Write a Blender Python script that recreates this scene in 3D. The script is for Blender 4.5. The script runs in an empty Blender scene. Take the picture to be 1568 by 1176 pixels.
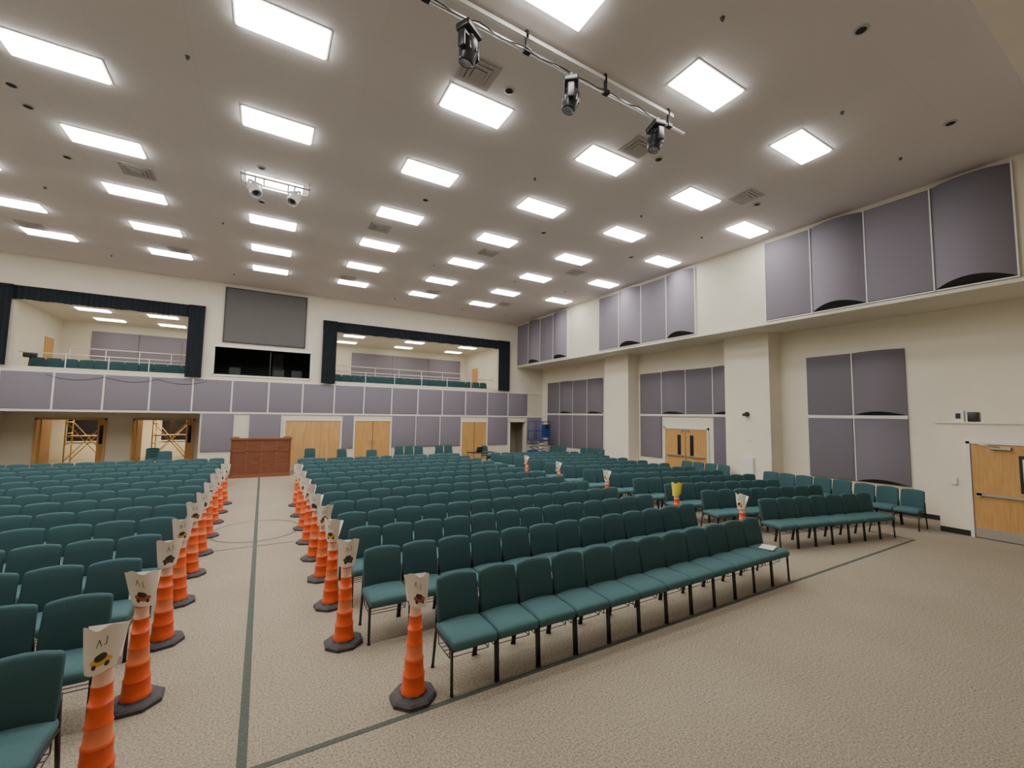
import bpy, math, random
from mathutils import Matrix, Vector
random.seed(7)
SC=bpy.context.scene
COL=SC.collection
CEIL=8.02; EYE=2.5

# ------------------------------------------------------------ materials
MATS={}
def mat(name,col,rough=0.7,var=0.0,scale=8.0,bump=0.0,bscale=60.0,metal=0.0,emit=None,estr=0.0,detail=4.0,spec=None,col2=None):
    if name in MATS: return MATS[name]
    m=bpy.data.materials.new(name); m.use_nodes=True
    nt=m.node_tree; n=nt.nodes; l=nt.links
    b=n.get('Principled BSDF')
    b.inputs['Base Color'].default_value=(*col,1); b.inputs['Roughness'].default_value=rough
    b.inputs['Metallic'].default_value=metal
    if spec is not None: b.inputs['Specular IOR Level'].default_value=spec
    if emit:
        b.inputs['Emission Color'].default_value=(*emit,1); b.inputs['Emission Strength'].default_value=estr
    tc=n.new('ShaderNodeTexCoord')
    if var>0 or col2:
        t=n.new('ShaderNodeTexNoise'); t.inputs['Scale'].default_value=scale; t.inputs['Detail'].default_value=detail
        l.new(tc.outputs['Object'],t.inputs['Vector'])
        r=n.new('ShaderNodeValToRGB')
        c2=col2 if col2 else tuple(min(1,c*(1+var)) for c in col)
        c1=tuple(c*(1-var) for c in col)
        r.color_ramp.elements[0].position=0.35; r.color_ramp.elements[1].position=0.65
        r.color_ramp.elements[0].color=(*c1,1); r.color_ramp.elements[1].color=(*c2,1)
        l.new(t.outputs['Fac'],r.inputs['Fac']); l.new(r.outputs['Color'],b.inputs['Base Color'])
    if bump>0:
        t2=n.new('ShaderNodeTexNoise'); t2.inputs['Scale'].default_value=bscale; t2.inputs['Detail'].default_value=3
        l.new(tc.outputs['Object'],t2.inputs['Vector'])
        bp=n.new('ShaderNodeBump'); bp.inputs['Strength'].default_value=bump; bp.inputs['Distance'].default_value=0.01
        l.new(t2.outputs['Fac'],bp.inputs['Height']); l.new(bp.outputs['Normal'],b.inputs['Normal'])
    MATS[name]=m; return m

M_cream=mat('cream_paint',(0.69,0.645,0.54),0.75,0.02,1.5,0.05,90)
M_creaml=mat('cream_paint_lightened',(0.80,0.745,0.62),0.75,0.02,1.5,0.05,90)  # wall cream lightened, making up in colour for weak light under the soffit
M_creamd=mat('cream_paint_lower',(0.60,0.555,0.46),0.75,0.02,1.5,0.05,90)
M_bulk=mat('bulkhead_paint',(0.86,0.80,0.72),0.8,0.02,1.5)
M_trim=mat('white_trim',(0.76,0.75,0.72),0.5)
M_purple=mat('mauve_fabric',(0.225,0.205,0.25),0.95,0.05,120,0.2,300)
M_purpled=mat('mauve_fabric_deep',(0.185,0.168,0.20),0.95,0.05,120,0.2,300)
M_dark=mat('dark_void',(0.02,0.02,0.022),0.8)
M_black=mat('black_metal',(0.02,0.02,0.022),0.4)
M_blackp=mat('black_plastic',(0.025,0.025,0.028),0.35)
M_teal=mat('teal_upholstery_shaded',(0.030,0.088,0.100),0.85,0.15,220,0.2,400)  # chair teal with the shade of the upright backs put into the colour
M_tealseat=mat('teal_upholstery_lit',(0.055,0.140,0.150),0.85,0.15,220,0.2,400)  # same chair teal, light falling on the seats put into the colour
M_cloth=mat('navy_curtain',(0.008,0.013,0.02),0.95,0.3,30)
M_orange=mat('cone_orange',(0.80,0.105,0.022),0.45,0.08,6)
M_orange2=mat('cone_orange_reflective',(0.82,0.22,0.09),0.35)
M_collar=mat('cone_pale_collar',(0.72,0.42,0.30),0.35)
M_rubber=mat('black_rubber',(0.06,0.055,0.06),0.7,0.2,20)
M_gray=mat('screen_gray',(0.13,0.125,0.125),0.9,0.04,50)
M_ventg=mat('vent_gray',(0.46,0.42,0.41),0.6)
M_ventd=mat('vent_dark_gray',(0.12,0.11,0.105),0.8)  # dark grey for vent back plates and sprinklers
M_metal=mat('steel_tube',(0.55,0.54,0.52),0.35,metal=0.8)
M_yellow=mat('yellow_scaffold',(0.75,0.50,0.10),0.5)
M_blue=mat('lift_blue',(0.02,0.06,0.30),0.45)
M_white=mat('white_plastic',(0.75,0.75,0.75),0.4)
M_paper=mat('paper_white',(0.8,0.79,0.76),0.7)
M_yelpap=mat('paper_yellow',(0.85,0.72,0.08),0.7)
M_line=mat('floor_line_green',(0.075,0.09,0.075),0.9,0.25,80)
M_thin=mat('floor_line_brown',(0.15,0.115,0.085),0.9)
M_glass=mat('dark_glass',(0.02,0.02,0.025),0.08)
M_lens=mat('lens_glass',(0.35,0.37,0.4),0.05,metal=0.6)

def emis(name,col,s):
    m=bpy.data.materials.new(name); m.use_nodes=True; nt=m.node_tree
    for nn in list(nt.nodes): nt.nodes.remove(nn)
    o=nt.nodes.new('ShaderNodeOutputMaterial'); e=nt.nodes.new('ShaderNodeEmission')
    e.inputs[0].default_value=(*col,1); e.inputs[1].default_value=s
    nt.links.new(e.outputs[0],o.inputs[0]); return m
M_lamp=emis('troffer_diffuser',(1.0,0.96,0.90),25)
M_lampb=emis('balcony_diffuser',(1.0,0.94,0.84),17)
M_lampr=emis('room_lamp',(1.0,0.84,0.58),32)

def wood(name,c1,c2,axis='z',scale=3.0,rough=0.45):
    m=bpy.data.materials.new(name); m.use_nodes=True; nt=m.node_tree; n=nt.nodes; l=nt.links
    b=n['Principled BSDF']; b.inputs['Roughness'].default_value=rough
    tc=n.new('ShaderNodeTexCoord'); mp=n.new('ShaderNodeMapping')
    s={'z':(9,9,0.7),'x':(0.7,9,9)}[axis]
    mp.inputs['Scale'].default_value=s
    t=n.new('ShaderNodeTexNoise'); t.inputs['Scale'].default_value=scale; t.inputs['Detail'].default_value=5; t.inputs['Distortion'].default_value=0.6
    r=n.new('ShaderNodeValToRGB'); r.color_ramp.elements[0].position=0.3; r.color_ramp.elements[1].position=0.7
    r.color_ramp.elements[0].color=(*c1,1); r.color_ramp.elements[1].color=(*c2,1)
    l.new(tc.outputs['Object'],mp.inputs['Vector']); l.new(mp.outputs[0],t.inputs['Vector']); l.new(t.outputs['Fac'],r.inputs['Fac']); l.new(r.outputs[0],b.inputs['Base Color'])
    return m
M_door=wood('maple_door',(0.50,0.27,0.085),(0.62,0.36,0.13),'z')
M_ply=wood('plywood',(0.50,0.27,0.09),(0.66,0.40,0.17),'z',1.2)
M_desk=wood('cherry_wood',(0.15,0.05,0.025),(0.23,0.082,0.04),'x')
M_deskt=wood('cherry_wood_top',(0.20,0.065,0.03),(0.30,0.11,0.055),'x')

def carpet():
    m=bpy.data.materials.new('beige_carpet'); m.use_nodes=True; nt=m.node_tree; n=nt.nodes; l=nt.links
    b=n['Principled BSDF']; b.inputs['Roughness'].default_value=0.97; b.inputs['Specular IOR Level'].default_value=0.1
    tc=n.new('ShaderNodeTexCoord')
    a=n.new('ShaderNodeTexNoise'); a.inputs['Scale'].default_value=60; a.inputs['Detail'].default_value=6; a.inputs['Roughness'].default_value=0.75
    l.new(tc.outputs['Object'],a.inputs['Vector'])
    r=n.new('ShaderNodeValToRGB'); e=r.color_ramp.elements
    e[0].position=0.36; e[0].color=(0.175,0.142,0.105,1); e[1].position=0.63; e[1].color=(0.50,0.445,0.36,1)
    k=e.new(0.48); k.color=(0.335,0.287,0.222,1)
    l.new(a.outputs['Fac'],r.inputs['Fac'])
    c=n.new('ShaderNodeTexNoise'); c.inputs['Scale'].default_value=0.6; c.inputs['Detail'].default_value=3
    l.new(tc.outputs['Object'],c.inputs['Vector'])
    r2=n.new('ShaderNodeValToRGB'); r2.color_ramp.elements[0].position=0.3; r2.color_ramp.elements[1].position=0.7
    r2.color_ramp.elements[0].color=(0.90,0.89,0.87,1); r2.color_ramp.elements[1].color=(1,1,1,1)
    l.new(c.outputs['Fac'],r2.inputs['Fac'])
    mx=n.new('ShaderNodeMix'); mx.data_type='RGBA'; mx.blend_type='MULTIPLY'; mx.inputs[0].default_value=1
    l.new(r.outputs[0],mx.inputs[6]); l.new(r2.outputs[0],mx.inputs[7]); l.new(mx.outputs[2],b.inputs['Base Color'])
    bp=n.new('ShaderNodeBump'); bp.inputs['Strength'].default_value=0.5; bp.inputs['Distance'].default_value=0.008
    l.new(a.outputs['Fac'],bp.inputs['Height']); l.new(bp.outputs[0],b.inputs['Normal'])
    return m
M_carpet=carpet()

def ceilmat():
    m=bpy.data.materials.new('ceiling_tiles'); m.use_nodes=True; nt=m.node_tree; n=nt.nodes; l=nt.links
    b=n['Principled BSDF']; b.inputs['Roughness'].default_value=0.9
    tc=n.new('ShaderNodeTexCoord')
    br=n.new('ShaderNodeTexBrick'); br.offset=0; br.inputs['Scale'].default_value=1.0
    br.inputs['Brick Width'].default_value=1.22; br.inputs['Row Height'].default_value=1.22
    br.inputs['Mortar Size'].default_value=0.004
    br.inputs['Color1'].default_value=(0.72,0.665,0.66,1); br.inputs['Color2'].default_value=(0.735,0.68,0.675,1)
    br.inputs['Mortar'].default_value=(0.67,0.615,0.61,1)
    l.new(tc.outputs['Object'],br.inputs['Vector']); l.new(br.outputs['Color'],b.inputs['Base Color'])
    return m
M_ceil=ceilmat()

def signmat(name,blob,seed):
    m=bpy.data.materials.new(name); m.use_nodes=True; nt=m.node_tree; n=nt.nodes; l=nt.links
    b=n['Principled BSDF']; b.inputs['Roughness'].default_value=0.4
    uv=n.new('ShaderNodeTexCoord'); sx=n.new('ShaderNodeSeparateXYZ'); l.new(uv.outputs['UV'],sx.inputs[0])
    def math_(op,a,bv=None,c=None):
        k=n.new('ShaderNodeMath'); k.operation=op
        for i,v in enumerate([a,bv,c]):
            if v is None: continue
            if isinstance(v,(int,float)): k.inputs[i].default_value=v
            else: l.new(v,k.inputs[i])
        return k.outputs[0]
    U=sx.outputs[0]; V=sx.outputs[1]
    def ell(cu,cv,ru,rv):
        du=math_('DIVIDE',math_('SUBTRACT',U,cu),ru); dv=math_('DIVIDE',math_('SUBTRACT',V,cv),rv)
        return math_('LESS_THAN',math_('ADD',math_('MULTIPLY',du,du),math_('MULTIPLY',dv,dv)),1.0)
    body=ell(0.52,0.26,0.30,0.10); cab=ell(0.50,0.35,0.17,0.09); w1=ell(0.34,0.17,0.07,0.055); w2=ell(0.70,0.17,0.07,0.055)
    def band(a,lo,hi): return math_('MULTIPLY',math_('GREATER_THAN',a,lo),math_('LESS_THAN',a,hi))
    vb=band(V,0.60,0.78)
    def stroke(u0,slope,wd):
        c=math_('ADD',u0,math_('MULTIPLY',math_('SUBTRACT',V,0.60),slope))
        return math_('MULTIPLY',vb,math_('LESS_THAN',math_('ABSOLUTE',math_('SUBTRACT',U,c)),wd))
    tx=math_('MAXIMUM',stroke(0.36+0.02*seed,0.34,0.012),stroke(0.48+0.02*seed,-0.34,0.012))
    tx=math_('MAXIMUM',tx,stroke(0.60+0.02*seed,0.0,0.012))
    tx=math_('MAXIMUM',tx,math_('MULTIPLY',band(V,0.60,0.62),band(U,0.54,0.61)))
    def mix(f,a,c):
        k=n.new('ShaderNodeMix'); k.data_type='RGBA'; l.new(f,k.inputs[0])
        for idx,v in ((6,a),(7,c)):
            if isinstance(v,tuple): k.inputs[idx].default_value=(*v,1)
            else: l.new(v,k.inputs[idx])
        return k.outputs[2]
    c=mix(body,(0.76,0.71,0.63),blob); c=mix(cab,c,(0.04,0.035,0.04)); c=mix(w1,c,(0.03,0.03,0.03)); c=mix(w2,c,(0.03,0.03,0.03)); c=mix(tx,c,(0.10,0.08,0.08))
    l.new(c,b.inputs['Base Color']); return m
M_signs=[signmat('printed_sign_yellow',(0.75,0.42,0.06),0),signmat('printed_sign_red',(0.40,0.10,0.04),-2),signmat('printed_sign_black',(0.08,0.06,0.05),1)]

# ------------------------------------------------------------ mesh builder
class MB:
    def __init__(s): s.v=[];s.f=[];s.m=[];s.sm=[];s.mats=[];s.uv={}
    def mi(s,m):
        if m not in s.mats: s.mats.append(m)
        return s.mats.index(m)
    def face(s,idx,m,smooth=False): s.f.append(tuple(idx)); s.m.append(s.mi(m)); s.sm.append(smooth)
    def box(s,x0,x1,y0,y1,z0,z1,m):
        if x0>x1:x0,x1=x1,x0
        if y0>y1:y0,y1=y1,y0
        if z0>z1:z0,z1=z1,z0
        b=len(s.v); s.v+=[(x0,y0,z0),(x1,y0,z0),(x1,y1,z0),(x0,y1,z0),(x0,y0,z1),(x1,y0,z1),(x1,y1,z1),(x0,y1,z1)]
        for q in ((0,3,2,1),(4,5,6,7),(0,1,5,4),(1,2,6,5),(2,3,7,6),(3,0,4,7)): s.face([b+i for i in q],m)
    def rbox(s,c,h,r,m,deform=None,mid=3):
        ax=[]
        for k in range(3):
            H=h[k]; R=min(r,H*0.999)
            a=[-H,-H+0.3*R,-H+R]; 
            for i in range(1,mid+1): a.append((-H+R)+(2*(H-R))*i/(mid+1))
            a+=[H-R,H-0.3*R,H]; ax.append(a)
        N=len(ax[0]); idm={}
        def vid(i,j,k):
            if (i,j,k) in idm: return idm[(i,j,k)]
            p=Vector((ax[0][i],ax[1][j],ax[2][k]))
            q=Vector([max(-h[t]+min(r,h[t]*.999),min(h[t]-min(r,h[t]*.999),p[t])) for t in range(3)])
            d=p-q
            if d.length>1e-6: p=q+d.normalized()*min(r,d.length if d.length<r else r)
            if deform: p=Vector(deform(p))
            p=p+Vector(c); s.v.append(tuple(p)); idm[(i,j,k)]=len(s.v)-1; return idm[(i,j,k)]
        L=N-1
        for a in range(L):
            for b in range(L):
                s.face([vid(a,b,0),vid(a,b+1,0),vid(a+1,b+1,0),vid(a+1,b,0)],m,True)
                s.face([vid(a,b,L),vid(a+1,b,L),vid(a+1,b+1,L),vid(a,b+1,L)],m,True)
                s.face([vid(a,0,b),vid(a+1,0,b),vid(a+1,0,b+1),vid(a,0,b+1)],m,True)
                s.face([vid(a,L,b),vid(a,L,b+1),vid(a+1,L,b+1),vid(a+1,L,b)],m,True)
                s.face([vid(0,a,b),vid(0,a,b+1),vid(0,a+1,b+1),vid(0,a+1,b)],m,True)
                s.face([vid(L,a,b),vid(L,a+1,b),vid(L,a+1,b+1),vid(L,a,b+1)],m,True)
    def cyl(s,p0,p1,r0,m,r1=None,n=8,caps=True):
        if r1 is None:r1=r0
        p0=Vector(p0);p1=Vector(p1);d=(p1-p0).normalized()
        u=d.orthogonal().normalized(); w=d.cross(u)
        b=len(s.v)
        for p,r in ((p0,r0),(p1,r1)):
            for i in range(n):
                a=2*math.pi*i/n; s.v.append(tuple(p+u*math.cos(a)*r+w*math.sin(a)*r))
        for i in range(n):
            j=(i+1)%n; s.face([b+i,b+j,b+n+j,b+n+i],m,n>5)
        if caps:
            s.face([b+i for i in reversed(range(n))],m); s.face([b+n+i for i in range(n)],m)
    def path(s,pts,r,m,n=6):
        for a,b in zip(pts[:-1],pts[1:]): s.cyl(a,b,r,m,n=n)
    def lathe(s,prof,m,n=24,M=None,rot=0.0):
        b=len(s.v)
        for p in prof:
            for i in range(n):
                a=2*math.pi*i/n+rot; q=Vector((p[0]*math.cos(a),p[0]*math.sin(a),p[1]))
                if M: q=M@q
                s.v.append(tuple(q))
        for k in range(len(prof)-1):
            mm=prof[k][2] if len(prof[k])>2 and prof[k][2] else m
            for i in range(n):
                j=(i+1)%n; s.face([b+k*n+i,b+k*n+j,b+(k+1)*n+j,b+(k+1)*n+i],mm,n>10)
    def mesh(s,name):
        me=bpy.data.meshes.new(name); me.from_pydata(s.v,[],s.f)
        for m in s.mats: me.materials.append(m)
        me.polygons.foreach_set('material_index',s.m); me.polygons.foreach_set('use_smooth',s.sm)
        if s.uv:
            ul=me.uv_layers.new(name='UVMap')
            for lp in me.loops: ul.data[lp.index].uv=s.uv.get(lp.vertex_index,(0,0))
        me.update(); return me
    def obj(s,name,loc=(0,0,0),rot=0.0):
        return inst(s.mesh(name),name,loc,rot)
def inst(me,name,loc=(0,0,0),rot=0.0,rx=0,ry=0):
    o=bpy.data.objects.new(name,me); o.location=loc; o.rotation_euler=(rx,ry,rot); COL.objects.link(o); return o

# ------------------------------------------------------------ room shell
BF=3.6   # balcony floor level
b=MB(); b.box(-15.3,15.3,-4.2,33,-0.2,0,M_carpet); b.obj('floor')
b=MB(); b.box(-15.3,15.3,-4.2,22.2,CEIL,CEIL+0.2,M_ceil); b.obj('ceiling')
b=MB(); b.box(-13.15,13.15,-3.99,1.35,7.55,CEIL-0.001,M_bulk); b.obj('trim_proscenium_bulkhead')
b=MB(); b.box(-15.3,15.3,-4.2,-4.0,0,CEIL,M_creaml); b.obj('wall_front')
b=MB(); b.box(-12,12,-3.98,0.25,0,0.86,M_carpet); b.box(-12,12,0.25,0.29,0,0.86,M_desk); b.obj('stage_platform')

YB=21.9; T=0.3
b=MB()
b.box(-13.15,13.15,YB,YB+T,6.41,CEIL,M_cream)
b.box(-13.15,-7.88,YB,YB+T,4.0,6.41,M_cream)
b.box(-15,-13.15,YB,YB+T,4.0,5.38,M_cream)
b.box(-2.81,-1.90,YB,YB+T,4.0,6.41,M_cream)
b.box(1.79,2.87,YB,YB+T,4.0,6.41,M_cream)
b.box(-1.90,1.79,YB,YB+T,5.23,6.41,M_cream)
b.box(11.9,13.15,YB,YB+T,4.0,6.41,M_cream); b.box(13.15,15,YB,YB+T,4.0,5.38,M_cream)
b.box(-15,15,YB,YB+T,2.42,4.0,M_cream)
b.box(-2.26,12.68,YB,YB+T,0,2.42,M_cream)
b.box(12.68,13.75,YB,YB+T,2.1,2.42,M_cream)
b.box(13.75,15,YB,YB+T,0,2.42,M_cream)
b.obj('wall_back')
for sgn,nm in ((1,'right'),(-1,'left')):
    b=MB(); b.box(sgn*13.15,sgn*15.3,-4.0,YB,5.38,CEIL,M_cream)
    b.box(sgn*13.10,sgn*13.15,1.35,YB,5.36,5.44,M_cream); b.obj('wall_upper_'+nm)
    b=MB(); b.box(sgn*15.0,sgn*15.3,-4.0,24.5,0,5.38,M_creaml)
    for (y0,y1) in ((7.74,9.3),(14.0,15.55)):
        b.box(sgn*14.3,sgn*15.0,y0,y1,0,5.38,M_creaml)
    b.obj('wall_lower_'+nm)
    b=MB()
    for (y0,y1) in ((9.3,10.4),(12.6,14.0),(15.55,YB),(3.62,7.74)):
        b.box(sgn*14.975,sgn*15.0,y0,y1,0,0.12,M_dark)
    for (y0,y1) in ((7.74,9.3),(14.0,15.55)): b.box(sgn*14.28,sgn*14.3,y0-0.02,y1,0,0.12,M_dark)
    b.obj('baseboard_'+nm)

b=MB(); b.box(13.6,15.0,-1.5,3.62,0,2.5,M_creaml); b.box(13.57,15.0,-1.5,3.65,2.47,2.505,M_creaml); b.obj('wall_vestibule')
b=MB(); b.box(13.58,13.6,3.12,3.62,0,0.12,M_dark); b.obj('baseboard_vestibule')
b=MB()
b.box(13.54,13.6,3.06,3.12,0,2.08,M_trim); b.box(13.54,13.6,1.1,3.12,2.03,2.09,M_trim); b.box(13.54,13.6,1.1,1.16,0,2.08,M_trim)
for (y0,y1) in ((2.12,3.05),(1.17,2.1)):
    b.box(13.56,13.6,y0,y1,0.02,2.02,M_door)
    b.box(13.545,13.56,y0+0.01,y1-0.01,0.02,0.22,M_metal)
    b.box(13.50,13.53,y0+0.06,y1-0.06,0.92,0.97,M_metal); b.box(13.50,13.56,y0+0.06,y0+0.16,0.90,0.99,M_metal); b.box(13.50,13.56,y1-0.14,y1-0.06,0.90,0.99,M_metal)
b.box(13.55,13.56,2.2,2.36,1.05,1.82,M_black); b.box(13.545,13.552,2.25,2.31,1.12,1.75,M_paper)
b.box(13.55,13.56,1.86,2.02,1.05,1.82,M_black)
b.box(13.49,13.56,2.45,2.75,1.93,1.99,M_metal); b.cyl((13.50,2.6,1.97),(13.42,2.9,2.03),0.012,M_metal)
b.obj('door_1')

def backdoor(n,x0,x1,ztop,m,double=True,handles=True):
    b=MB(); y=YB
    b.box(x0,x1,y-0.03,y,0.0,ztop,m)
    b.box(x0-0.06,x0,y-0.06,y,0,ztop+0.06,M_trim); b.box(x1,x1+0.06,y-0.06,y,0,ztop+0.06,M_trim); b.box(x0,x1,y-0.06,y,ztop,ztop+0.06,M_trim)
    if double: 
        c=(x0+x1)/2; b.box(c-0.012,c+0.012,y-0.034,y-0.03,0,ztop,M_dark)
    if handles:
        for xx in ((x0+x1)/2-0.1,(x0+x1)/2+0.1): b.box(xx-0.02,xx+0.02,y-0.08,y-0.03,0.95,1.15,M_metal)
    b.obj('door_%d'%n)
backdoor(2,0.91,3.25,2.1,M_ply,False,False)
backdoor(3,3.91,5.62,2.1,M_door,True,True)
backdoor(4,9.58,11.1,2.08,M_door,True,True)
b=MB()
b.box(14.96,15,10.5,12.5,0,2.04,M_door)
b.box(14.93,15,10.44,10.5,0,2.12,M_trim); b.box(14.93,15,12.5,12.56,0,2.12,M_trim); b.box(14.93,15,10.44,12.56,2.04,2.12,M_trim)
b.box(14.955,14.962,11.49,11.51,0,2.04,M_dark)
for yy in (11.12,11.72): b.box(14.95,14.962,yy,yy+0.16,0.95,1.8,M_glass)
for yy in (10.62,11.58): b.box(14.88,14.96,yy,yy+0.8,0.93,0.98,M_metal)
for yy in (11.3,11.6): b.box(14.9,14.96,yy,yy+0.12,1.95,2.0,M_metal)
b.obj('door_5')

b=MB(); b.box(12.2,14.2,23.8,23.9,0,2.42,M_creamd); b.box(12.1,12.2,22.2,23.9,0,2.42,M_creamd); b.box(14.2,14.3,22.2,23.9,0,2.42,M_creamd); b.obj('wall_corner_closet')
b=MB(); b.box(12.62,12.68,YB-0.04,YB,0,2.16,M_trim); b.box(13.75,13.81,YB-0.04,YB,0,2.16,M_trim); b.box(12.62,13.81,YB-0.04,YB,2.1,2.16,M_trim)
b.box(12.75,12.8,22.25,23.1,0,2.05,M_door); b.obj('door_6')

# ------------------------------------------------------------ acoustic panels
def flat_panel_x(X,y0,y1,z0,z1,m,name='acoustic_panel'):
    b=MB(); b.rbox((X-0.036,(y0+y1)/2,(z0+z1)/2),(0.035,(y1-y0)/2-0.01,(z1-z0)/2),0.015,m,mid=1); b.obj(name)
def curved_panel_x(X,y0,y1,z0,z1,m,sag=0.20,cut=0.15,name='curved_acoustic_panel'):
    b=MB(); n=20; w=y1-y0-0.04
    fr=[];bk=[];tp=[];tb_=[]
    for i in range(n+1):
        t=-1+2*i/n; y=(y0+y1)/2+t*w/2; d=0.05+sag*(1-t*t); k=1-t*t
        for L,p in ((fr,(X-d,y,z0+cut*k)),(tp,(X-d,y,z1)),(bk,(X-0.03,y,z0)),(tb_,(X-0.03,y,z1))):
            b.v.append(p); L.append(len(b.v)-1)
    for i in range(n):
        b.face([fr[i],tp[i],tp[i+1],fr[i+1]],m,True)
    q=len(b.v)
    for i in range(n+1):
        for L in (fr,bk): b.v.append(b.v[L[i]])
    for i in range(n):
        b.face([q+2*i,q+2*i+2,q+2*i+3,q+2*i+1],M_dark)
        b.face([tp[i],tb_[i],tb_[i+1],tp[i+1]],m)
    b.box(X-0.05,X-0.002,y0+0.01,y0+0.03,z0,z1,m); b.box(X-0.05,X-0.002,y1-0.03,y1-0.01,z0,z1,m)
    b.obj(name)
for g,(ys,ye) in enumerate(((2.1,7.12),(9.58,14.6),(16.95,21.85))):
    w=(ye-ys)/4
    strips=MB()
    for i in range(4):
        y0=ys+i*w; y1=y0+w
        if i in (0,2): curved_panel_x(13.15,y0,y1,5.5,7.88,M_purple)
        else: flat_panel_x(13.15,y0,y1,5.5,7.88,M_purple)
    for i in range(5): strips.box(13.07,13.15,ys+i*w-0.012,ys+i*w+0.012,5.46,7.92,M_trim)
    strips.box(13.09,13.15,ys,ye,5.46,5.49,M_trim)
    strips.obj('trim_upper_panels_%d'%(g+1))
for g,(ys,n,cur) in enumerate(((4.5,2,(0,)),(9.02,4,(0,2)),(16.4,4,(0,2)))):
    for i in range(n):
        y0=ys+i*1.22; y1=y0+1.21
        if i in cur: curved_panel_x(15,y0,y1,2.66,4.48,M_purpled,0.16,0.10)
        else: flat_panel_x(15,y0,y1,2.66,4.48,M_purpled)
        if g==1 and i in (1,2): continue
        if i in cur and g==0: curved_panel_x(15,y0,y1,0.76,2.55,M_purpled,0.16,0.12)
        else: flat_panel_x(15,y0+0.01,y1,0.76,2.55,M_purpled)
    b=MB(); 
    b.box(14.93,15,ys,ys+n*1.22,2.56,2.65,M_trim)
    for i in range(1,n): b.box(14.94,15,ys+i*1.22-0.02,ys+i*1.22+0.01,0.76 if g!=1 else 2.6,4.48,M_trim)
    b.obj('trim_lower_panels_%d'%(g+1))
xs=[0.17+1.37*k for k in range(-10,11)]
tb=MB()
for a,c in zip(xs[:-1],xs[1:]):
    if a<-14 or c>15.3: continue
    c=min(c,14.95)
    b=MB(); b.rbox(((a+c)/2,YB-0.031,3.13),((c-a)/2-0.035,0.03,0.66),0.012,M_purple,mid=1); b.obj('acoustic_panel')
    tb.box(a-0.03,a+0.03,YB-0.045,YB,2.44,3.84,M_trim)
tb.box(-15,15,YB-0.05,YB,2.38,2.46,M_trim); tb.box(-15,15,YB-0.05,YB,3.80,3.86,M_trim)
for a,c in ((-2.2,-1.07),(-0.5,0.72),(3.33,3.84),(5.72,6.93),(6.97,8.27),(8.33,9.5),(11.2,12.5),(13.85,14.9)):
    b=MB(); b.rbox(((a+c)/2,YB-0.031,1.58),((c-a)/2-0.01,0.03,0.79),0.012,M_purple,mid=1); b.obj('acoustic_panel')
    tb.box(c+0.0,c+0.04,YB-0.04,YB,0.79,2.37,M_trim)
tb.obj('trim_balcony_front')
b=MB(); b.box(-2.26,0.82,YB-0.02,YB,0,0.12,M_dark); b.box(5.7,9.5,YB-0.02,YB,0,0.12,M_dark); b.box(11.2,12.6,YB-0.02,YB,0,0.12,M_dark); b.obj('baseboard_back')
# cable draped across left balcony front
b=MB(); pts=[]
for k in range(3):
    for i in range(9):
        t=i/8; pts.append((-6.9+k*1.6+1.6*t,YB-0.07,3.72-0.16*math.sin(math.pi*t)))
b.path(pts,0.008,M_black,5); b.obj('hanging_cable')

# ------------------------------------------------------------ screen, booth, curtains
b=MB(); b.box(-1.62,1.50,YB-0.05,YB-0.002,5.50,7.82,M_gray)
for (x0,x1,z0,z1) in ((-1.66,-1.62,5.46,7.86),(1.50,1.54,5.46,7.86),(-1.66,1.54,7.82,7.86),(-1.66,1.54,5.46,5.50)): b.box(x0,x1,YB-0.07,YB-0.002,z0,z1,M_black)
b.obj('projection_screen')
b=MB(); b.box(-1.95,-1.90,YB-0.03,YB+T,4.02,5.26,M_trim); b.box(1.79,1.84,YB-0.03,YB+T,4.02,5.26,M_trim); b.box(-1.95,1.84,YB-0.08,YB+T,5.23,5.30,M_trim); b.box(-1.95,1.84,YB-0.03,YB+T,3.98,4.06,M_trim)
b.box(0.15,0.19,YB+0.1,YB+0.14,4.06,5.23,M_black); b.obj('window_1')
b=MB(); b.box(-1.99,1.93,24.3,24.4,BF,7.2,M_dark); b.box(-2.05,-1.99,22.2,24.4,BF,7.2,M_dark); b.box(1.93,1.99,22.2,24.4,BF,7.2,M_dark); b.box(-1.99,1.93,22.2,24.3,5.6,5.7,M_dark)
b.box(0.3,0.75,24.27,24.3,BF,5.4,M_gray); b.obj('wall_booth')
def computer_monitor(x,y,z):
    b=MB(); b.box(x-0.22,x+0.22,y,y+0.03,z+0.1,z+0.42,M_blackp); b.box(x-0.03,x+0.03,y+0.01,y+0.05,z,z+0.12,M_blackp); b.box(x-0.1,x+0.1,y-0.06,y+0.1,z,z+0.015,M_blackp); b.obj('computer_monitor')
b=MB(); b.box(-1.8,1.7,22.5,23.2,4.0,4.04,M_dark)
for x in (-1.7,1.6): b.box(x-.03,x+.03,22.6,23.1,BF,4.0,M_dark)
b.obj('control_desk')
for x in (-1.2,0.55,1.3): computer_monitor(x,22.8,4.04)

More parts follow.
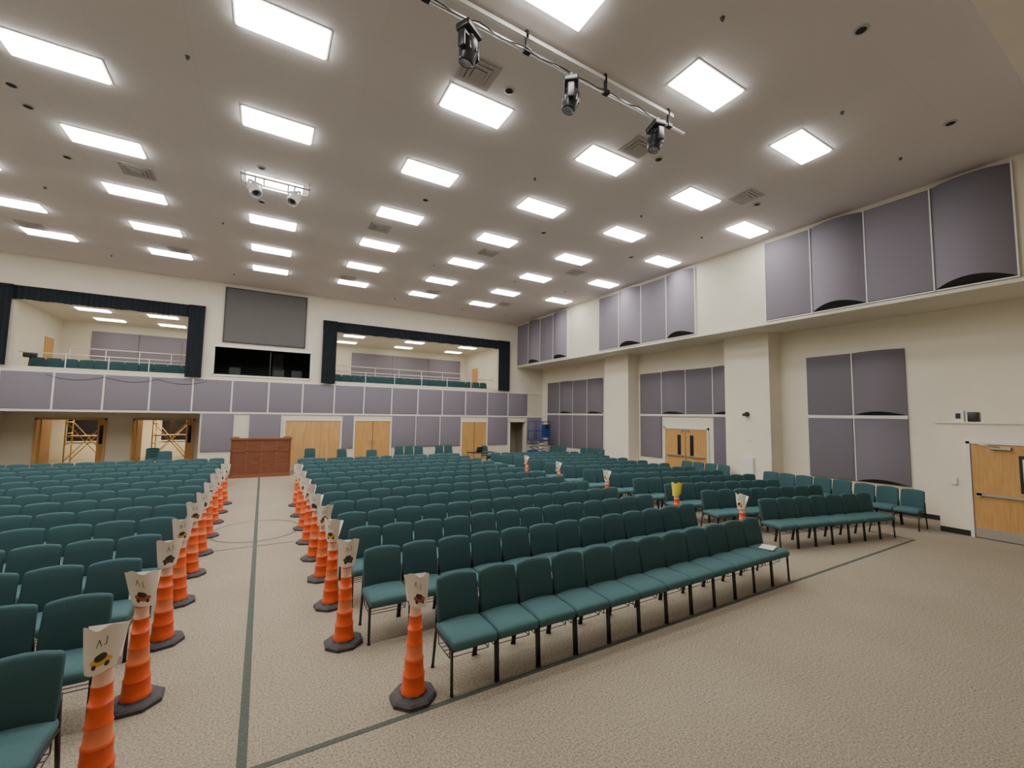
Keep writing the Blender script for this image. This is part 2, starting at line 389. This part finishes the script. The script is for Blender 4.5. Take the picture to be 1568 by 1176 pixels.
def curtain(x0,x1,z0,z1,name,y=YB-0.06,amp=0.035,per=0.16):
    b=MB(); n=max(8,int((x1-x0)/per*6)); q=len(b.v)
    for i in range(n+1):
        x=x0+(x1-x0)*i/n; yy=y-amp*math.sin(2*math.pi*(x-x0)/per)*(0.8+0.2*math.sin(x*3))
        b.v.append((x,yy-0.02,z0+0.01*math.sin(x*9))); b.v.append((x,yy,z1))
    for i in range(n): b.face([q+2*i,q+2*i+2,q+2*i+3,q+2*i+1],M_cloth,True)
    b.box(x0,x1,y-0.03,y+0.05,z1-0.03,z1+0.02,M_cloth)
    return b.obj(name)
curtain(-8.6,-2.33,6.38,6.86,'curtain_valance')
curtain(-2.86,-2.31,3.86,6.86,'stage_curtain',y=YB-0.16,per=0.14)
curtain(-8.6,-7.88,4.0,6.86,'stage_curtain',y=YB-0.16,per=0.14)
curtain(2.27,12.5,6.38,6.86,'curtain_valance')
curtain(2.27,2.89,3.86,6.86,'stage_curtain',y=YB-0.16,per=0.14)
curtain(11.75,12.5,3.93,6.86,'stage_curtain',y=YB-0.16,per=0.14)

# ------------------------------------------------------------ balcony interior
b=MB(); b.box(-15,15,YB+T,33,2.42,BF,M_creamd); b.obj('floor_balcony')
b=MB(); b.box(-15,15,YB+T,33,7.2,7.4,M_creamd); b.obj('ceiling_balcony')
b=MB(); b.box(-15,15,31.5,31.7,BF,7.2,M_cream); b.obj('wall_balcony_back')
b=MB(); b.box(-9.7,-9.5,YB+T,31.5,BF,7.2,M_cream); b.box(-9.5,-9.47,29.6,30.6,BF,6.05,M_door); b.obj('wall_balcony_left')
b=MB(); b.box(14.0,14.2,YB+T,31.5,BF,7.2,M_cream); b.box(13.97,14.0,29.2,30.2,BF,6.05,M_door); b.obj('wall_balcony_right')
b=MB(); b.box(-2.3,-2.1,24.4,31.5,BF,7.2,M_cream); b.obj('wall_balcony_inner_left')
b=MB(); b.box(2.2,2.4,24.4,31.5,BF,7.2,M_cream); b.obj('wall_balcony_inner_right')
for a,c in ((-8.3,-6.3),(-6.28,-4.3),(-4.28,-2.4),(5.2,8.0),(8.03,10.8),(10.83,13.5)):
    b=MB(); b.rbox(((a+c)/2,31.46,5.8),((c-a)/2-0.01,0.035,0.95),0.012,M_purple,mid=1); b.obj('acoustic_panel')
for x0,x1 in ((-7.8,-2.9),(2.95,11.8)):
    b=MB(); n=int((x1-x0)/1.6)+1
    for i in range(n+1):
        x=x0+(x1-x0)*i/n; b.cyl((x,22.4,BF),(x,22.4,4.55),0.018,M_white,n=8)
    b.cyl((x0,22.4,4.55),(x1,22.4,4.55),0.02,M_white)
    b.obj('balcony_railing')
    b=MB()
    for i in range(n+1):
        x=x0+(x1-x0)*i/n; b.cyl((x,27,BF),(x,27,5.3),0.02,M_white,n=8)
    b.cyl((x0,27,5.3),(x1,27,5.3),0.025,M_white); b.cyl((x0,27,4.8),(x1,27,4.8),0.015,M_white); b.obj('balcony_railing')

# under-balcony recess (left)
b=MB(); b.box(-2.26,-2.1,YB+T,24.5,0,2.42,M_cream); b.obj('wall_recess_right')
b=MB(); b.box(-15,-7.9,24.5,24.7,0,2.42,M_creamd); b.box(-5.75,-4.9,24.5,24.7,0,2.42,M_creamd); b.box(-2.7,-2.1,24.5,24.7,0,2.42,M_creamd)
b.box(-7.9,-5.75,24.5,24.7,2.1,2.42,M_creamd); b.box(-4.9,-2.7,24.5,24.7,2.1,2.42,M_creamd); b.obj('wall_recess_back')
b=MB(); b.box(-9.0,-8.8,YB+T,24.5,0,2.42,M_cream); b.obj('wall_recess_left')
b=MB(); b.box(-12,-1.5,29.0,29.2,0,2.42,M_cream); b.box(-12,-11.8,24.7,29,0,2.42,M_cream); b.box(-1.7,-1.5,24.7,29,0,2.42,M_cream); b.obj('wall_lobby')
b=MB()
for x0,x1 in ((-7.9,-5.75),(-4.9,-2.7)):
    b.box(x0,x0+0.07,24.44,24.72,0,2.1,M_door); b.box(x1-0.07,x1,24.44,24.72,0,2.1,M_door); b.box(x0,x1,24.44,24.72,2.03,2.1,M_door)
    # open leaves swung into the lobby
    b.box(x0+0.07,x0+0.12,24.74,25.7,0,2.03,M_door)
    b.box(x1-0.34,x1-0.07,24.74,24.79,0,2.03,M_door)
    b.box(x1-0.27,x1-0.15,24.735,24.795,1.0,1.8,M_glass)
b.obj('door_7')
def scaffold(x,y):
    b=MB(); w=1.3;h=2.2;d=0.8
    for px in (0,w):
        for py in (0,d): b.cyl((px,py,0),(px,py,h),0.025,M_yellow)
    for py in (0,d):
        b.cyl((0,py,0.2),(w,py,1.9),0.018,M_yellow); b.cyl((w,py,0.2),(0,py,1.9),0.018,M_yellow)
    for px in (0,w):
        for z in (0.4,0.9,1.4,1.9): b.cyl((px,0,z),(px,d,z),0.02,M_yellow)
    b.box(0,w,0.05,d-0.05,1.25,1.3,M_ply); b.obj('scaffold_frame',(x,y,0))
scaffold(-7.4,25.9); scaffold(-4.5,26.2)
b=MB(); b.box(-8.2,-7.1,28.95,28.99,0.9,2.1,M_glass); b.box(-4.6,-3.2,28.95,28.99,0.9,2.1,M_glass); b.box(-8.25,-7.05,28.93,28.96,0.85,0.9,M_trim); b.box(-4.65,-3.15,28.93,28.96,0.85,0.9,M_trim); b.obj('window_2')
for x in (-7,-4): 
    b=MB(); b.box(x-0.6,x+0.6,27.2,27.8,2.39,2.42,M_lampr); b.obj('ceiling_troffer_light')

# ------------------------------------------------------------ troffers; lens drop added so its sides glow onto the ceiling
def troffer_mesh(m,w=1.22,d=0.61):
    b=MB(); f=0.02; z=-0.045; t=0.02
    b.box(-w/2,w/2,-d/2,-d/2+f,-0.012,0,M_white); b.box(-w/2,w/2,d/2-f,d/2,-0.012,0,M_white)
    b.box(-w/2,-w/2+f,-d/2+f,d/2-f,-0.012,0,M_white); b.box(w/2-f,w/2,-d/2+f,d/2-f,-0.012,0,M_white)
    a,c=w/2-f,d/2-f; q=len(b.v)
    b.v+=[(-a,-c,0),(a,-c,0),(a,c,0),(-a,c,0),(-a+t,-c+t,z),(a-t,-c+t,z),(a-t,c-t,z),(-a+t,c-t,z)]
    b.face([q+7,q+6,q+5,q+4],m)
    for i in range(4):
        j=(i+1)%4; b.face([q+j,q+i,q+4+i,q+4+j],m)
    return b.mesh('ceiling_troffer_light')
TM=troffer_mesh(M_lamp); TB=troffer_mesh(M_lampb)
H=5.52
rows=[0.76,1.20,1.645,2.09,2.527,2.972,3.40]
for ci,cx in enumerate((-2.165,-1.66,-1.11,-0.56,-0.004,0.55,1.108,1.66)):
    rr=rows if ci>0 else [1.263,1.813,2.365,2.925]
    for ri,r in enumerate(rr):
        inst(TM,'ceiling_troffer_light',(cx*H,r*H,CEIL))
for r in [1.263,1.813,2.365,2.925]: inst(TM,'ceiling_troffer_light',(2.165*H,r*H,CEIL))
for x in (-7.2,-4.6,4.6,8.4,12.2):
    for y in (24.5,27.2,29.8): inst(TB,'ceiling_troffer_light',(x,y,7.2))

def vent():
    b=MB()
    for i,(s,z) in enumerate(((0.30,-0.005),(0.24,-0.02),(0.17,-0.035),(0.10,-0.05))):
        t=0.055
        for (x0,x1,y0,y1) in ((-s,s,-s,-s+t),(-s,s,s-t,s),(-s,-s+t,-s+t,s-t),(s-t,s,-s+t,s-t)):
            b.box(x0,x1,y0,y1,z-0.012,z+0.0,M_ventg)
    b.box(-0.29,0.29,-0.29,0.29,-0.004,0,M_ventd); b.box(-0.06,0.06,-0.06,0.06,-0.06,-0.05,M_ventg)
    return b.mesh('ceiling_vent')
VM=vent()
for x in (-10.1,-6.35,-2.8,2.72,6.35,10.1):
    for y in (5.9,12.6,18.2): inst(VM,'ceiling_vent',(x,y,CEIL))
b=MB(); b.lathe([(0.0,-0.02,M_dark),(0.06,-0.02,M_dark),(0.065,-0.02),(0.095,-0.012),(0.10,0)],M_ventg,20); DM=b.mesh('recessed_downlight')
b=MB(); b.lathe([(0.0,-0.05),(0.02,-0.045),(0.025,-0.02),(0.012,-0.015),(0.035,0)],M_ventd,12); SM=b.mesh('fire_sprinkler')
for x in (-10.7,-7.0,-4.0,3.34,7.03,10.7):
    for y in (2.4,5.97,10.3): inst(DM,'recessed_downlight',(x,y,CEIL))
for x in (-4.02,-0.33): 
    for y in (10.9,12.7): inst(DM,'recessed_downlight',(x+0.02,y,CEIL))
for x in (-8.5,-5.0,-1.3,5.2,8.7,11.3):
    for y in (3.3,8.0,14.8,20.2): inst(SM,'fire_sprinkler',(x,y,CEIL))

# ------------------------------------------------------------ lighting rail with moving heads
b=MB()
b.box(-6.1,6.12,4.85,4.91,7.90,7.96,M_trim); b.cyl((-6.4,4.86,7.70),(6.4,4.86,7.70),0.026,M_metal,n=12)
for i in range(9):
    x=-6+i*1.5; b.box(x-0.02,x+0.02,4.85,4.89,7.70,CEIL,M_black); b.box(x-0.05,x+0.05,4.82,4.90,7.67,7.73,M_black)
pts=[]
for i in range(97):
    x=-5.9+i*0.123; ph=(i%6)/6; pts.append((x,4.82+0.015*math.sin(i*1.3),7.70-0.04*math.sin(math.pi*ph)))
b.path(pts,0.009,M_black,5)
pts=[(x,y+0.06,z+0.03) for x,y,z in pts[::2]]; b.path(pts,0.007,M_white,5)
b.obj('lighting_rail')
def moving_head():
    b=MB()
    b.box(-0.10,0.10,-0.02,0.02,-0.05,0.0,M_black); b.cyl((0,0,-0.03),(0,0,-0.08),0.03,M_black)
    b.rbox((0,0,-0.11),(0.16,0.11,0.05),0.025,M_blackp,mid=1)
    b.cyl((0,0,-0.16),(0,0,-0.2),0.07,M_blackp,n=16)
    b.rbox((0,0,-0.22),(0.17,0.05,0.025),0.015,M_blackp,mid=1)
    for s in (-1,1): b.rbox((s*0.155,0,-0.32),(0.022,0.055,0.11),0.018,M_blackp,mid=1)
    R=Matrix.Translation((0,-0.0,-0.38))@Matrix.Rotation(math.radians(18),4,'X')
    b.lathe([(0.0,0.17),(0.07,0.165),(0.105,0.12),(0.12,0.04),(0.12,-0.05),(0.105,-0.13),(0.095,-0.16),(0.09,-0.15,M_lens),(0.06,-0.135,M_lens),(0.0,-0.14)],M_blackp,24,R)
    for a in range(8):
        t=a*math.pi/4; b.box(0.115*math.cos(t)-0.012,0.115*math.cos(t)+0.012,0.115*math.sin(t)-0.012,0.115*math.sin(t)+0.012,-0.43,-0.34,M_black)
    return b.mesh('moving_head_light')
MH=moving_head()
for x,r in ((-5.65,0.2),(-3.8,0),(-2.1,.1),(2.1,0.5),(3.8,0.9),(5.65,1.3)): inst(MH,'moving_head_light',(x,4.86,7.65),r)

b=MB(); b.box(-0.72,0.72,11.42,11.46,7.84,7.87,M_metal); b.box(-0.72,0.72,11.04,11.08,7.84,7.87,M_metal)
for x in (-0.7,-0.25,0.25,0.7): b.box(x-0.015,x+0.015,11.04,11.46,7.85,7.87,M_metal)
for x in (-0.7,0.7):
    for y in (11.06,11.44): b.cyl((x,y,7.86),(x,y,CEIL),0.01,M_metal)
b.obj('ceiling_mount_frame')
def spot(x,y,r):
    b=MB(); b.cyl((0,0,0),(0,0,-0.12),0.02,M_white); b.box(-0.14,0.14,-0.03,0.03,-0.14,-0.11,M_white)
    for s in (-1,1): b.box(s*0.14-0.01,s*0.14+0.01,-0.03,0.03,-0.33,-0.11,M_white)
    R=Matrix.Translation((0,0,-0.30))@Matrix.Rotation(math.radians(-35),4,'X')
    b.lathe([(0,0.16),(0.09,0.15),(0.12,0.09),(0.125,-0.12),(0.105,-0.15),(0.10,-0.13,M_lens),(0.06,-0.11,M_dark),(0,-0.11)],M_white,20,R)
    b.obj('spotlight_fixture',(x,y,7.84),r)
spot(-0.42,11.06,0.5); spot(0.38,11.06,-0.6)

# ------------------------------------------------------------ church chair
PW=0.47
def chair_mesh():
    b=MB()
    def seatdef(p):
        x,y,z=p; 
        if z>0: z+=0.012*(1-(x/0.225)**2)*(1-min(1,abs(y/0.24))**2)
        if y<-0.12: z-= (abs(y)-0.12)**2*1.4
        return (x,y,z)
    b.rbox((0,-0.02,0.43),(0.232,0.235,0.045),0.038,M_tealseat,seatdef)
    b.box(-0.21,0.21,-0.2,0.19,0.375,0.39,M_black)
    def backdef(p):
        x,y,z=p
        w=1.0-0.05*((z+0.225)/0.45)
        if z<-0.05: w-=0.06*((-z-0.05)/0.17)**2
        if z>0: z-=0.018*(x/0.22)**2*(z/0.225)
        y2=y+ (z+0.225)*0.20 - 0.04*(x/0.225)**2
        if y<0: y2-=0.016*(1-(x/0.23)**2)*(1-(z/0.24)**2)
        return (x*w,y2,z)
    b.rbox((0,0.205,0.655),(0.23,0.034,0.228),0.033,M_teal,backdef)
    for s in (-1,1):
        x=s*0.222
        b.path([(x,-0.225,0.0),(x,-0.205,0.385)],0.0145,M_black,8)
        b.path([(x,0.275,0.0),(x,0.20,0.40),(x*0.93,0.245,0.6)],0.0145,M_black,8)
        b.cyl((x,-0.205,0.385),(x,0.20,0.392),0.0125,M_black)
        b.cyl((x,-0.225,0),(x,-0.225,0.015),0.019,M_blackp); b.cyl((x,0.275,0),(x,0.275,0.015),0.019,M_blackp)
    b.cyl((-0.22,-0.2,0.375),(0.22,-0.2,0.375),0.011,M_black,n=6)
    b.cyl((-0.22,0.215,0.36),(0.22,0.215,0.36),0.011,M_black,n=6)
    for i in range(5): 
        y=-0.1+i*0.07; b.cyl((-0.2,y,0.26),(0.2,y,0.26),0.004,M_black,n=4)
    for x in (-0.2,0.2):
        b.path([(x,-0.1,0.39),(x,-0.1,0.26),(x,0.18,0.26),(x,0.2,0.38)],0.005,M_black,4)
    return b.mesh('church_chair')
CH=chair_mesh()
def chair(x,y,r=0.0,z=0):
    inst(CH,'church_chair',(x,y,z),r+random.uniform(-0.008,0.008))
def row(x0,n,yback,sgn=1):
    for i in range(n): chair(x0+sgn*(PW*(i+0.5)),yback-0.27+random.uniform(-0.006,0.006))
row(1.56,12,4.17)
for k in range(1,13): row(1.1,13,5.39+1.02*(k-1))
for k in range(0,14): row(-1.05,16 if k>3 else 10,4.12+1.05*k,-1)
th=math.radians(-12)
def arow(x0,y0,n):
    for i in range(n):
        d=PW*(i+0.5); chair(x0+d*math.cos(th)+0.27*math.sin(th),y0+d*math.sin(th)-0.27*math.cos(th),th)
arow(8.75,5.05,7)
for j in range(1,12): arow(8.55,5.2+1.02*j,8 if j<3 else 9)
for i in range(3): chair(13.25,4.05+i*PW,-math.pi/2)
for i in range(5): chair(13.45,5.65+i*PW-0.1,-math.pi/2+0.05)
for i in range(4): chair(13.75,9.2+i*0.5,-math.pi/2)
for i in range(4): chair(14.3,15.9+i*0.5,-math.pi/2)
for i in range(3): chair(13.7,18.3+i*0.48,-math.pi/2)
for x in (5.9,6.4,6.9,8.0,8.5): chair(x,20.9)
for x,y in ((3.2,20.2),(4.2,19.3),(10.2,19.9)): chair(x,y,random.uniform(-.4,.4))
chair(-3.2,21.2,0.2); chair(-3.9,23.2,0.3); chair(1.9,20.9)
for y in (23.3,24.3):
    x=-7.7
    while x<-3: chair(x,y,0,BF); x+=PW
    x=3.2
    while x<11.8: chair(x,y,0,BF); x+=PW
b=MB(); b.box(-0.14,0.14,-0.1,0.1,0,0.006,M_paper); b.obj('paper_sheet',(6.95,3.86,0.492),0.3)
# small table with laptop behind the seating
b=MB(); b.box(-0.6,0.6,-0.3,0.3,0.71,0.74,M_blackp)
for sx in (-0.55,0.55):
    for sy in (-0.25,0.25): b.cyl((sx,sy,0),(sx,sy,0.71),0.015,M_black)
    b.cyl((sx,-0.25,0.12),(sx,0.25,0.12),0.012,M_black)
b.obj('folding_table',(9.0,18.3,0),0.15)
b=MB(); b.box(-0.17,0.17,-0.12,0.12,0,0.018,M_blackp)
q=len(b.v); b.v+=[(-0.17,-0.12,0.015),(0.17,-0.12,0.015),(0.17,-0.19,0.25),(-0.17,-0.19,0.25),(-0.17,-0.13,0.01),(0.17,-0.13,0.01),(0.17,-0.2,0.25),(-0.17,-0.2,0.25)]
for f in ((0,1,2,3),(7,6,5,4),(0,4,5,1),(2,6,7,3),(1,5,6,2),(3,7,4,0)): b.face([q+i for i in f],M_blackp)
b.obj('laptop',(8.85,18.3,0.741),0.2)

# ------------------------------------------------------------ traffic cones
def cone_mesh():
    b=MB()
    b.lathe([(0.0,0.0),(0.205,0.0),(0.205,0.03),(0.185,0.045),(0.12,0.05),(0.11,0.065),(0.0,0.065)],M_rubber,8,rot=math.pi/8)
    O=M_orange;R2=M_orange2;W=M_collar
    p=[(0.105,0.05,O),(0.108,0.09,O),(0.098,0.10,O),(0.092,0.20,O),(0.096,0.205,O),(0.094,0.215,O),(0.086,0.22,O),
       (0.080,0.33,O),(0.085,0.335,O),(0.083,0.345,O),(0.075,0.35,R2),(0.070,0.46,O),(0.074,0.465,O),(0.068,0.47,O),(0.063,0.58,O),(0.067,0.585,O),(0.065,0.6,O),
       (0.060,0.60,O),(0.055,0.70,O),(0.059,0.705,O),(0.053,0.71,W),(0.048,0.80,O),(0.050,0.81,O),(0.042,0.86,O),(0.036,0.90,O),(0.036,0.93,O),(0.045,0.94,O),(0.045,0.97,O),(0.0,0.98,O)]
    b.lathe(p,O,28)
    return b
def cone(x,y,sign,rot=0.0,yellow=False,base=1):
    b=cone_mesh()
    n=12; q=len(b.v); z0=0.80+random.uniform(-.02,.03); z1=z0+0.29
    sk=random.uniform(-0.2,0.2)
    for i in range(n+1):
        u=-1+2*i/n
        for j in range(5):
            t=j/4
            w=0.078+0.038*t
            X=u*w+sk*(t-0.5)*0.18; Y=-0.085-0.02*t+0.06*u*u+0.008*math.sin(3*u+4*t)
            Z=z0+(z1-z0)*t+0.014*math.sin(i*0.9+sk*9)*t+sk*u*0.12
            b.v.append((X,Y,Z)); b.uv[len(b.v)-1]=(i/n,t)
    for i in range(n):
        for j in range(4):
            k=q+i*5+j; b.face([k,k+5,k+6,k+1],M_yelpap if yellow else sign,True)
    q=len(b.v); b.v+=[(-0.09,-0.03,z0+0.06),(0.09,-0.03,z0+0.06),(0.105,0.05,z1-0.04),(-0.10,0.05,z1-0.03)]; b.face([q,q+1,q+2,q+3],M_yelpap if yellow else M_paper)
    return b.obj('traffic_cone',(x,y,0),rot)
for i,(x,y) in enumerate(((1.27,3.83),(0.88,5.06),(0.88,6.1),(0.88,7.12),(0.87,8.15),(0.86,9.2),(0.87,10.3),(0.88,11.6),(0.9,12.9))):
    cone(x,y,M_signs[(i+1)%3],random.uniform(-0.7,0.0))
for i,(x,y) in enumerate(((-0.82,3.86),(-0.82,4.9),(-0.82,6.0),(-0.84,7.1),(-0.83,8.2),(-0.83,9.3),(-0.84,10.5),(-0.84,11.7),(-0.83,12.8),(-0.8,13.9))):
    cone(x,y,M_signs[i%3],random.uniform(0.0,0.45))
for i,(x,y) in enumerate(((8.0,4.9),(8.0,6.4),(8.0,8.6),(8.0,10.75),(8.0,12.6))):
    cone(x,y,M_signs[0],-0.8 if i==1 else random.uniform(-1.9,-1.5),yellow=(i==1))

# ------------------------------------------------------------ wooden tech desk
b=MB()
x0,x1,y0,y1=-0.98,1.02,19.0,20.3
b.box(x0,x1,y0,y0+0.05,0.04,1.42,M_desk); b.box(x0,x0+0.05,y0,y1,0.04,1.42,M_desk); b.box(x1-0.05,x1,y0,y1,0.04,1.42,M_desk)
b.box(x0-0.03,x1+0.03,y0-0.04,y0+0.22,1.42,1.48,M_deskt); b.box(x0-0.03,x0+0.22,y0,y1,1.42,1.48,M_deskt); b.box(x1-0.22,x1+0.03,y0,y1,1.42,1.48,M_deskt)
b.box(x0+0.05,x1-0.05,y0+0.2,y1,0.80,0.84,M_deskt)
b.box(x0-0.01,x1+0.01,y0-0.015,y0+0.01,0.0,0.14,M_deskt)
b.box(x0,x1,y0-0.015,y0,0.98,1.02,M_deskt)
for x in (x0,x0+0.5,x0+0.99,x0+1.48,x1-0.04): b.box(x,x+0.04,y0-0.015,y0,0.14,1.42,M_deskt)
b.box(x0+0.3,x1-0.3,y0+0.4,y0+0.9,0.84,1.0,M_blackp)
b.obj('sound_desk')

# blue lift in far corner
b=MB()
b.rbox((0,0,0.3),(0.38,0.6,0.16),0.04,M_blue,mid=1)
for sx in (-1,1):
    for sy in (-0.4,0.4): b.cyl((sx*0.33,sy,0.12),(sx*0.42,sy,0.12),0.12,M_rubber,n=16)
for i in range(3):
    z=0.46+i*0.2
    for s in (-1,1):
        b.cyl((s*0.25,-0.5,z),(s*0.25,0.5,z+0.2),0.022,M_metal); b.cyl((s*0.25,0.5,z),(s*0.25,-0.5,z+0.2),0.022,M_metal)
b.box(-0.36,0.36,-0.58,0.58,1.06,1.12,M_blue)
for sx in (-0.34,0.34):
    for sy in (-0.55,0,0.55): b.cyl((sx,sy,1.12),(sx,sy,2.15),0.02,M_blue)
for z in (1.6,2.15):
    for sx in (-0.34,0.34): b.cyl((sx,-0.55,z),(sx,0.55,z),0.02,M_blue)
    for sy in (-0.55,0.55): b.cyl((-0.34,sy,z),(0.34,sy,z),0.02,M_blue)
b.box(-0.3,0.3,-0.62,-0.5,1.25,2.0,M_blue); b.box(-0.15,0.15,-0.66,-0.6,1.75,2.0,M_blackp)
b.obj('scissor_lift',(13.95,20.7,0),0.2)

# small wall devices
b=MB(); b.cyl((14.3,8.5,2.66),(14.24,8.5,2.66),0.08,M_blackp,n=16); b.rbox((14.16,8.5,2.64),(0.09,0.06,0.05),0.03,M_blackp,mid=1); b.obj('security_camera')
b=MB(); b.box(14.22,14.3,8.3,8.62,0.62,1.2,M_trim); b.box(14.21,14.22,8.33,8.59,0.65,1.17,M_white); b.obj('wall_cabinet')
b=MB(); b.box(14.28,14.3,8.0,8.1,0.3,0.4,M_white); b.box(14.28,14.3,8.4,8.5,1.75,1.8,M_white); b.obj('wall_outlet')
b=MB(); b.box(13.66,13.78,3.15,3.33,2.506,2.76,M_white); b.rbox((13.72,3.0,2.62),(0.09,0.09,0.11),0.02,M_blackp,mid=1); b.box(13.65,13.66,3.2,3.28,2.58,2.7,M_black); b.obj('speaker_box')
b=MB(); b.box(13.56,13.6,3.3,3.4,1.1,1.25,M_white); b.obj('light_switch')
b=MB(); b.cyl((0,0,0),(0,0,0.8),0.02,M_black); b.rbox((0,0,0.88),(0.18,0.1,0.1),0.03,M_blackp,mid=1); b.cyl((0,-0.1,0.88),(0,-0.22,0.88),0.05,M_blackp,n=14)
for a in (0.3,2.4,4.5): b.cyl((0,0,0.4),(0.15*math.cos(a),0.08*math.sin(a)+0.0,0.0),0.012,M_black)
b.obj('video_camera',(-7.62,22.7,BF),0.2)

# ------------------------------------------------------------ floor lines
b=MB(); b.box(-0.04,0.025,3.0,18.9,0.0,0.003,M_line); b.obj('floor_line_aisle')
b=MB(); b.box(-0.035,12.05,3.60,3.65,0.0,0.003,M_line); b.box(12.0,12.05,3.65,4.4,0,0.003,M_line); b.obj('floor_line_front')
b=MB(); n=64; q=len(b.v)
for i in range(n):
    a=2*math.pi*i/n
    for r in (0.80,0.835): b.v.append((r*math.cos(a),10.6+1.1*r*math.sin(a),0.004))
for i in range(n):
    j=(i+1)%n; b.face([q+2*i,q+2*j,q+2*j+1,q+2*i+1],M_thin)
b.box(-0.65,0.65,9.36,9.385,0,0.004,M_thin); b.obj('floor_line_circle')

# ------------------------------------------------------------ camera
cam=bpy.data.cameras.new('camera'); co=bpy.data.objects.new('camera',cam); COL.objects.link(co)
F=650.0; v1=Vector((-381,-42,-F)).normalized(); v2=Vector((1116,-65,-F))
v2=(v2-v1*v2.dot(v1)).normalized(); v3=v2.cross(v1)
R=Matrix((v2,v1,v3)).to_4x4()
co.matrix_world=Matrix.Translation((0,0,EYE))@R
cam.sensor_fit='HORIZONTAL'; cam.sensor_width=36; cam.lens=F/1568*36; cam.clip_start=0.05
SC.camera=co
w=bpy.data.worlds.new('world'); w.use_nodes=True; w.node_tree.nodes['Background'].inputs[0].default_value=(0.9,0.85,0.8,1); w.node_tree.nodes['Background'].inputs[1].default_value=0.05
SC.world=w
